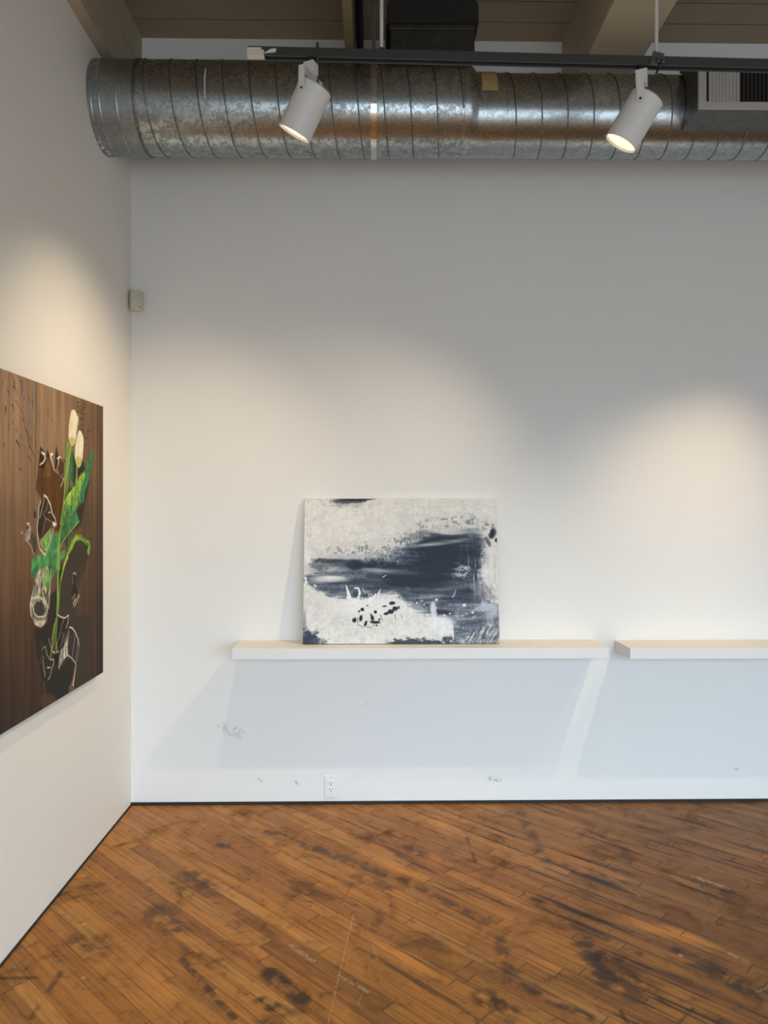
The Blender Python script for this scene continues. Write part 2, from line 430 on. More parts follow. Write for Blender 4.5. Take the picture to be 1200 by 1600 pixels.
lathe('reducer_neck', [(.478-XL, D2R*1.01), (.598-XL, D2R*1.01), (.599-XL, D2R*1.022), (.605-XL, D2R*1.022), (.606-XL, D2R)], (0, 0, D2Z-DZ), (1,0,0), M_GALV3, duct, 96, False, False)
X2, X3 = .58, 4.9
lathe('narrow_spiral_tube', [(X2-XL + (X3-X2)*i/40, D2R) for i in range(41)], (0, 0, D2Z-DZ), (1,0,0), M_GALV3, duct, 96, False, False)
def helix(name, xa, xb, pitch, r, cz, ph):
    pts = []; nT = (xb-xa)/pitch; n_ = int(nT*40)
    for i in range(n_+1):
        a_ = 2*PI*nT*i/n_ + ph
        pts.append((xa + (xb-xa)*i/n_ - XL, -math.sin(a_)*r, cz-DZ + math.cos(a_)*r))
    return tube(name, pts, .0034, M_SEAM, duct, 6)
helix('spiral_seam', XS+.01, XE-.005, .1165, DR+.0005, DZ, 0.0)
helix('spiral_seam', X2+.02, X3, .1165, D2R+.0005, D2Z, 0.0)
# strap that hangs the duct
def band(name, x0, x1, r, a0, a1, cz, mat, parent, th=.0025, n=48, cy=0.0):
    bm = bmesh.new(); L = []
    for i in range(n+1):
        a_ = a0 + (a1-a0)*i/n
        row = []
        for (xx, rr) in ((x0, r), (x1, r), (x1, r+th), (x0, r+th)):
            row.append(bm.verts.new((xx-XL, cy-math.sin(a_)*rr, cz-DZ+math.cos(a_)*rr)))
        L.append(row)
    for i in range(n):
        for q in range(4): bm.faces.new((L[i][q], L[i][(q+1)%4], L[i+1][(q+1)%4], L[i+1][q]))
    bm.faces.new(L[0]); bm.faces.new(list(reversed(L[-1])))
    return bm_obj(name, bm, mat, parent, True)
st_ = band('hanging_strap', -.010, .016, DR+.0045, .05, 2*PI-.05, DZ, M_STRAP, duct, .002, 72)
box('strap_tail', (-.006-XL, -.012, DR), (.012-XL, -.010, ZC-DZ), M_GALV3, st_)
tp = band('tape_strip', .484, .553, D2R+.0035, .35, 1.46, D2Z, M_TAPE, duct, .0012, 16)
rr = random.Random(4)
for (xx, ang, wx, wa) in [(-1.243, 2.78, .010, .06), (-1.238, 2.95, .016, .09), (-1.228, 3.08, .013, .06), (-1.226, 3.2, .016, .05), (-1.212, 1.86, .005, .022)]:
    bm = bmesh.new(); vs = []
    for i in range(11):
        t = 2*PI*i/11; k_ = rr.uniform(.65, 1.1)
        a_ = ang + math.sin(t)*wa*.5*k_; x_ = xx + math.cos(t)*wx*.5*k_; R_ = DR*1.0155
        vs.append((x_-XL, a_, R_))
    A = [bm.verts.new((x_, -math.sin(a_)*(R_+.001), math.cos(a_)*(R_+.001))) for x_, a_, R_ in vs]
    B = [bm.verts.new((x_, -math.sin(a_)*(R_-.004), math.cos(a_)*(R_-.004))) for x_, a_, R_ in vs]
    bm.faces.new(A)
    for i in range(11): bm.faces.new((A[i], B[i], B[(i+1)%11], A[(i+1)%11]))
    bm_obj('paint_chip', bm, M_CHIP, sl)
band('paint_mark', -.739, -.734, DR+.0006, 1.14, 1.85, DZ, M_CHIP, duct, .0006, 10)

# rectangular branch rising from the duct
br = tag(empty('duct_branch', (.26, 3.42, DZ+DR)), 'dark boxy duct branch rising from the top of the round duct', 'duct branch')
def rel(o, p): return tuple(p[i]-o.location[i] for i in range(3))
def boxr(name, o, lo, hi, mat, bev=0.0, seg=2, parent=None):
    return box(name, rel(o, lo), rel(o, hi), mat, parent or o, bev, seg)
bm = bmesh.new()
def saddle(cz, r_, y0, y1, n=14):
    """points along the top of a round duct from y0 to y1"""
    out = []
    for i in range(n+1):
        y_ = y0+(y1-y0)*i/n; out.append((0, y_, cz + math.sqrt(max(0, r_*r_-(y_-DY)**2))))
    return out
add_prism(bm, saddle(DZ, DR+.006, 3.275, 3.585) + [(0, 3.585, 3.685), (0, 3.275, 3.685)], (.078, 0, 0), (.395, 0, 0))
add_prism(bm, saddle(DZ, DR+.013, 3.275, 3.585) + [(0, 3.585, 3.685), (0, 3.275, 3.685)], (.395, 0, 0), (.452, 0, 0))
for v in bm.verts: v.co -= br.location
bmesh.ops.remove_doubles(bm, verts=bm.verts, dist=1e-5)
bm_obj('collar', bm, M_COLLAR, br)
boxr('flange', br, (.070, 3.268, 3.666), (.460, 3.592, 3.690), M_COLLAR, .002)
bm = bmesh.new()
x0, x1, z0, z1, c_ = .060, .468, 3.690, 3.800, .035
poly = [(x0, 0, z0), (x1, 0, z0)]
for i in range(7):
    a_ = PI/2*i/6; poly.append((x1-c_+c_*math.cos(a_), 0, z1-c_+c_*math.sin(a_)))
for i in range(7):
    a_ = PI/2 + PI/2*i/6; poly.append((x0+c_+c_*math.cos(a_), 0, z1-c_+c_*math.sin(a_)))
add_prism(bm, poly, (0, 3.262, 0), (0, 3.60, 0))
for v in bm.verts: v.co -= br.location
bm_obj('hood', bm, M_DARKM, br)

# supply box with a grille at the right
vt = tag(empty('supply_vent', (1.69, 3.13, 3.24)), 'grey metal supply box with a slatted air grille on the round duct', 'air vent')
bm = bmesh.new()
VX0, VX1 = 1.392, 1.99
poly = [(0, 3.135, 3.243), (0, 3.135, 3.455)]
for i in range(17):
    a_ = .62 + 1.72*i/16; R_ = D2R + .006
    if i == 0: poly.append((0, DY-math.sin(a_)*R_-.004, D2Z+math.cos(a_)*R_+.012))
    poly.append((0, DY-math.sin(a_)*R_, D2Z+math.cos(a_)*R_))
add_prism(bm, poly, (VX0, 0, 0), (VX1, 0, 0))
for v in bm.verts: v.co -= vt.location
bm_obj('housing', bm, M_GALVD, vt)
bm = bmesh.new()
for lo, hi in [((VX0, 3.125, 3.245), (VX0+.033, 3.137, 3.452)), ((VX1-.033, 3.125, 3.245), (VX1, 3.137, 3.452)), ((VX0+.033, 3.125, 3.245), (VX1-.033, 3.137, 3.276)), ((VX0+.033, 3.125, 3.421), (VX1-.033, 3.137, 3.452))]:
    add_box(bm, lo, hi, .001)
for v in bm.verts: v.co -= vt.location
bm_obj('grille_frame', bm, M_GRILLE, vt)
boxr('grille_back', vt, (VX0+.03, 3.1335, 3.27), (VX1-.03, 3.1345, 3.425), M_BLACK)
def slats(name, xa, xb, n_, tilt, mat, w):
    bm = bmesh.new()
    for i in range(n_):
        x_ = xa + (xb-xa)*(i+.5)/n_
        mtx = Matrix.Translation((x_, 3.1285, 0)) @ Matrix.Rotation(tilt, 4, 'Z')
        add_box(bm, (-.0008, -w/2, 3.277), (.0008, w/2, 3.420), 0, mtx)
    for v in bm.verts: v.co -= vt.location
    return bm_obj(name, bm, mat, vt)
slats('slat_bank', VX0+.044, VX0+.178, 9, math.radians(74), M_GRILLE, .0125)
slats('slat_bank', VX0+.186, VX1-.036, 22, math.radians(-15), M_SLATD, .009)

# ------------------------------------------------------------------ lighting track, hangers and spotlights
def trk_z(x): return 3.2288 - .0157*(x+.4688)          # underside of the track
tr = tag(empty('track_rail', (-.4688, TRK_Y, trk_z(-.4688))), 'long grey lighting track carrying the white spotlights', 'lighting track')
TL = 3.6
bm = bmesh.new()
prof = [(-.017, 0), (-.017, .034), (.017, .034), (.017, 0), (.011, 0), (.011, .022), (-.011, .022), (-.011, 0)]
A = [bm.verts.new((0, y_, z_)) for y_, z_ in prof]; B = [bm.verts.new((TL, y_, z_ - .0157*TL)) for y_, z_ in prof]
for i in range(8): bm.faces.new((A[i], A[(i+1)%8], B[(i+1)%8], B[i]))
for q in ((0,1,6,7), (1,2,5,6), (2,3,4,5)):
    bm.faces.new([A[i] for i in q]); bm.faces.new([B[i] for i in reversed(q)])
bm_obj('rail', bm, M_TRACK, tr)
ef = box('end_feed', (-.002, -.022, -.006), (.062, .004, .018), M_CREAM, tr, .002)
box('feed_cap', (.0, -.024, .018), (.052, -.016, .025), M_WHITEM, tr, .001)
bm = bmesh.new(); add_prism(bm, [(.06, 0, .004), (.105, 0, .010), (.108, 0, .022), (.09, 0, .022)], (0, -.0215, 0), (0, -.018, 0))
bm_obj('loose_tab', bm, M_WHITEM, tr)
cx = .260
bm = bmesh.new(); add_box(bm, (cx-.005, -.021, -.002), (cx+.005, .021, .052-.004), .002)
bm_obj('clip', bm, M_TRACK, tr)
def hanger(x, ztop, label):
    zb = trk_z(x)+.034
    t = tag(empty('track_hanger', (x, TRK_Y, zb)), label, 'hanging rod')
    tube('rod', [(0,0,.001), (0,0,(ztop-zb)/2), (0,0,ztop-zb)], .0068, M_ROD, t, 16)
    lathe('rod_nut', [(.001, .012), (.012, .012), (.014, .008)], (0,0,0), (0,0,1), M_TRACK, t, 6)
    return t
hanger(.0318, ZC, 'thin white rod hanging the track beside the dark duct branch')
h2 = hanger(1.072, 3.612, 'thin white rod hanging the track from the broad cream beam')
bm = bmesh.new()
add_box(bm, (-.024, -.024, -.04), (.020, -.019, .010), .001, Matrix.Rotation(.25, 4, 'Y')); add_box(bm, (-.010, -.03, -.03), (.022, -.02, -.012), .002)
bm_obj('clamp', bm, M_GALVD, h2)
bm = bmesh.new(); add_tube(bm, [(.01, -.03, -.02), (-.004, -.032, -.05), (-.012, -.03, -.075)], .004, 8)
bm_obj('clamp_lever', bm, M_BLACK, h2)

def spotlight(pivot, aim, label, lamp_aim=None, power=LAMP_W, size=88, col=(1, .81, .57)):
    """aim: world direction of the can"""
    P = Vector(pivot); a = Vector(aim).normalized()
    zb = trk_z(P.x)
    root = tag(empty('track_spotlight', (P.x, TRK_Y, zb)), label, 'spotlight', 'white spotlights on the lighting track')
    O = root.location
    s = a.cross(Vector((0, 0, 1))).normalized()              # side axis the yoke spans
    if s.y > 0: s = -s
    f = Vector((0,0,1)).cross(s).normalized()
    L = lambda p: Vector(p) - O
    lathe('track_adapter', [(-.016, .0), (-.016, .0185), (-.0020, .0185)], (0,0,0), (0,0,1), M_BLACK, root, 16)
    fr = Matrix((( f.x, s.x, 0), (f.y, s.y, 0), (0, 0, 1))).to_4x4()
    top = P.z + .082
    bm = bmesh.new()
    add_box(bm, (-.021, -.021, top-O.z+.003), (.021, .021, -.0155), .003, fr)
    bm_obj('stem_box', bm, M_WHITEM, root)
    # U shaped yoke
    y = empty('yoke', (0,0,0)); y.parent = root
    R_ = .0672
    bm = bmesh.new()
    add_box(bm, (-.0125, -R_-.003, top-O.z), (.0125, R_+.003, top-O.z+.003), 0, fr)
    for q in (-1, 1):
        pts = [(-.0125, 0, top-O.z)]
        n_ = 12
        for i in range(n_+1):
            t = PI + PI*i/n_
            pts.append((.0125*math.cos(t), 0, P.z-O.z + .0125*math.sin(t)))
        pts.append((.0125, 0, top-O.z))
        pts = [fr @ Vector(p) for p in pts]
        add_prism(bm, pts, s*q*(R_), s*q*(R_+.003))
    bpy.data.objects.remove(y)
    y = bm_obj('yoke', bm, M_WHITEM, root)
    for q in (-1, 1):
        lathe('screw', [(0, .0045), (.003, .0045), (.004, .003)], L(P)+s*q*(R_+.003), s*q, M_BLACK, y, 10)
    # can
    r = .0642; back = .043; front = .1415
    prof = [(-back-.006, .030), (-back-.004, .046), (-back, r-.006), (-back+.006, r), (front, r), (front+.001, r-.003)]
    can = lathe('lamp_can', prof, L(P), a, M_WHITEM, root, 64, True, False)
    lathe('can_lip', [(front+.001, r-.003), (front-.010, r-.0045), (front-.012, r-.006)], L(P), a, M_WHITEM, can, 64, False, False)
    lathe('lens', [(front-.012, .0), (front-.010, .030), (front-.008, r-.0045)], L(P), a, M_LENS, can, 48, False, False)
    # wiring loop behind the yoke
    p0 = Vector((0,0,-.02)) - s*.03; p3 = L(P) - a*back - s*.012
    mid = (p0+p3)/2 - s*.025 + Vector((0,0,.004))
    pts = [p0*(1-t)**2 + mid*2*t*(1-t) + p3*t*t for t in [i/10 for i in range(11)]]
    tube('lamp_wire', pts, .004, M_GALVD, root, 8)
    # the lamp's own light
    ld = bpy.data.lights.new('lamp_light', 'SPOT')
    ld.energy = power; ld.color = col; ld.spot_size = math.radians(size); ld.spot_blend = 1.0; ld.shadow_soft_size = .013
    lo = bpy.data.objects.new('lamp_light', ld); sc.collection.objects.link(lo)
    lo.parent = root; lo.location = L(P) + a*(front+.012)
    la = Vector(lamp_aim).normalized() if lamp_aim else a
    lo.rotation_euler = (-la).to_track_quat('Z', 'Y').to_euler()
    return root
spotlight((-.234, TRK_Y, 3.082), (-.46, .21, -.86), 'white track spotlight hanging nearer the left wall, shining on the flower picture', (-.42, .22, -.88), LAMP_W*1.1, 96)
spotlight((1.0157, TRK_Y, 3.052), (-.50, .22, -.86), 'white track spotlight under the broad cream beam, left of the air grille', (-.56, .12, -.82), LAMP_W*1.8, 98)
spotlight((1.91, TRK_Y, 3.08), (-.14, .60, -.79), 'white track spotlight beyond the air grille, aimed down the back wall', (-.16, .20, -.965), LAMP_W*1.75, 80)
spotlight((2.36, TRK_Y, 3.07), (-.40, .56, -.73), 'white track spotlight farthest to the right, aimed back towards the gap of the shelves', (-.36, .485, -.81), LAMP_W*.85, 42, (1, .66, .36))

# ------------------------------------------------------------------ shelves
def shelf(x0, x1, zt, label, dep=.23):
    t = tag(empty('wall_shelf', ((x0+x1)/2, YB, zt)), label, 'shelf', 'white floating shelves on the back wall')
    boxr('shelf_body', t, (x0, YB-dep, zt-.053), (x1, YB, zt-.0008), M_SHELF, .0015)
    boxr('shelf_top', t, (x0+.0012, YB-dep+.0012, zt-.002), (x1-.0012, YB, zt), M_SHELFT)  # thin top layer, creamier in colour than the white body
    return t
shelf(-.690, 1.160, .851, 'white floating shelf holding the black and white abstract canvas')
shelf(1.2635, 3.10, .847, 'empty white floating shelf cut off by the right edge')

# ------------------------------------------------------------------ numpy painting
rs = np.random.RandomState(7)
def vnoise(h, w, ny, nx, oct=1, gain=.5):
    out = np.zeros((h, w)); amp = 1.0; tot = 0
    for o in range(oct):
        gy, gx = max(2, int(ny*2**o)), max(2, int(nx*2**o))
        g = rs.rand(gy+2, gx+2)
        yy = np.linspace(0, gy, h, endpoint=False); xx = np.linspace(0, gx, w, endpoint=False)
        iy = yy.astype(int); ix = xx.astype(int); fy = yy-iy; fx = xx-ix
        fy = (fy*fy*(3-2*fy))[:, None]; fx = (fx*fx*(3-2*fx))[None, :]
        a = g[iy][:, ix]; b = g[iy][:, ix+1]; c = g[iy+1][:, ix]; d = g[iy+1][:, ix+1]
        out += amp*((a*(1-fx)+b*fx)*(1-fy) + (c*(1-fx)+d*fx)*fy); tot += amp; amp *= gain
    return out/tot
def s2l(a):
    a = np.clip(a/255.0, 0, 1); return np.where(a <= .04045, a/12.92, ((a+.055)/1.055)**2.4)
def sstep(v, lo, hi):
    t = np.clip((v-lo)/(hi-lo), 0, 1); return t*t*(3-2*t)
def segdist(px, py, a, b):
    dx, dy = b[0]-a[0], b[1]-a[1]; L2 = dx*dx+dy*dy+1e-9
    t = np.clip(((px-a[0])*dx+(py-a[1])*dy)/L2, 0, 1)
    return np.hypot(px-a[0]-t*dx, py-a[1]-t*dy), t

def canvas_mesh(name, img, P00, eu, ev, nrm, th, side_col):
    """img: h x w x 3 linear; P00 top left corner, eu across, ev down (world vectors), nrm outwards"""
    h, w, _ = img.shape
    U, V = np.meshgrid(np.linspace(0, 1, w), np.linspace(0, 1, h))
    P00, eu, ev, nrm = (np.array(v, float) for v in (P00, eu, ev, nrm))
    co = P00 + U[..., None]*eu + V[..., None]*ev
    n0 = h*w
    verts = co.reshape(-1, 3)
    idx = np.arange(n0).reshape(h, w)
    q = np.stack([idx[:-1, :-1], idx[1:, :-1], idx[1:, 1:], idx[:-1, 1:]], -1).reshape(-1, 4)
    # sides and back
    border = np.concatenate([idx[0, :], idx[1:, -1], idx[-1, -2::-1], idx[-2:0:-1, 0]])
    nb = len(border)
    bv = verts[border] - nrm*th
    vi = n0 + np.arange(nb)
    nx_ = np.roll(np.arange(nb), -1)
    sides = np.stack([border, border[nx_], vi[nx_], vi], -1)
    allv = np.concatenate([verts, bv])
    me = bpy.data.meshes.new(name)
    nf = len(q)+len(sides)
    me.vertices.add(len(allv)); me.vertices.foreach_set('co', allv.astype(np.float32).ravel())
    loops = np.concatenate([q.ravel(), sides.ravel(), vi[::-1]]).astype(np.int32)
    me.loops.add(len(loops)); me.loops.foreach_set('vertex_index', loops)
    me.polygons.add(nf+1)
    me.polygons.foreach_set('loop_start', np.concatenate([np.arange(nf)*4, [nf*4]]).astype(np.int32))
    try: me.polygons.foreach_set('loop_total', np.concatenate([np.full(nf, 4), [nb]]).astype(np.int32))
    except Exception: pass
    me.update(calc_edges=True); me.validate()
    at = me.color_attributes.new('paint', 'FLOAT_COLOR', 'POINT')
    col = np.ones((len(allv), 4), np.float32)
    col[:n0, :3] = img.reshape(-1, 3)
    col[n0:, :3] = side_col
    at.data.foreach_set('color', col.ravel())
    return me

# ---- flower picture on the left wall: u across (0 = end nearest the camera), v down, in thousandths
FY0, FY1, FZ0, FZ1 = 2.423, 3.337, .797, 1.995
fw, fh = FY1-FY0, FZ1-FZ0
W_, H_ = 460, 600
U, V = np.meshgrid(np.linspace(0, 1000, W_), np.linspace(0, 1000, H_))
u1, v1 = U/1000, V/1000
X_mm, Y_mm = u1*fw*1000, v1*fh*1000
def key(v, ks):
    xs = [k[0] for k in ks]; return np.stack([np.interp(v, xs, [k[1][c] for k in ks]) for c in range(3)], -1)
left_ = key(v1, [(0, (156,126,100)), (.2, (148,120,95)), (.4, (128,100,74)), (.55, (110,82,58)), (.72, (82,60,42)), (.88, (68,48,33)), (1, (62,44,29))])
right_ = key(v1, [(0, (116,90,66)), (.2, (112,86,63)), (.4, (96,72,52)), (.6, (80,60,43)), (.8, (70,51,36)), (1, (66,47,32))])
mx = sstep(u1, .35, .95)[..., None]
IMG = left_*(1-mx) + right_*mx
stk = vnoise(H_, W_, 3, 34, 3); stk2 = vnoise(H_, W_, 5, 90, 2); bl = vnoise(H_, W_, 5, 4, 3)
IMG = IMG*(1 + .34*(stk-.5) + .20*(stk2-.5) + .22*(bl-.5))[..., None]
IMG = IMG + ((vnoise(H_, W_, 4, 26, 2)-.5)*np.array([1, .25, -.6])[:, None, None].transpose(1, 2, 0)*22 if False else (vnoise(H_, W_, 4, 26, 2)[..., None]-.5)*np.array([14., 2., -10.]))
IMG *= (1 - .16*sstep(u1, .905, .91)*(v1 < 2))[..., None]
STREAK = vnoise(H_, W_, 7, 70, 3); STR2 = vnoise(H_, W_, 60, 46, 2)
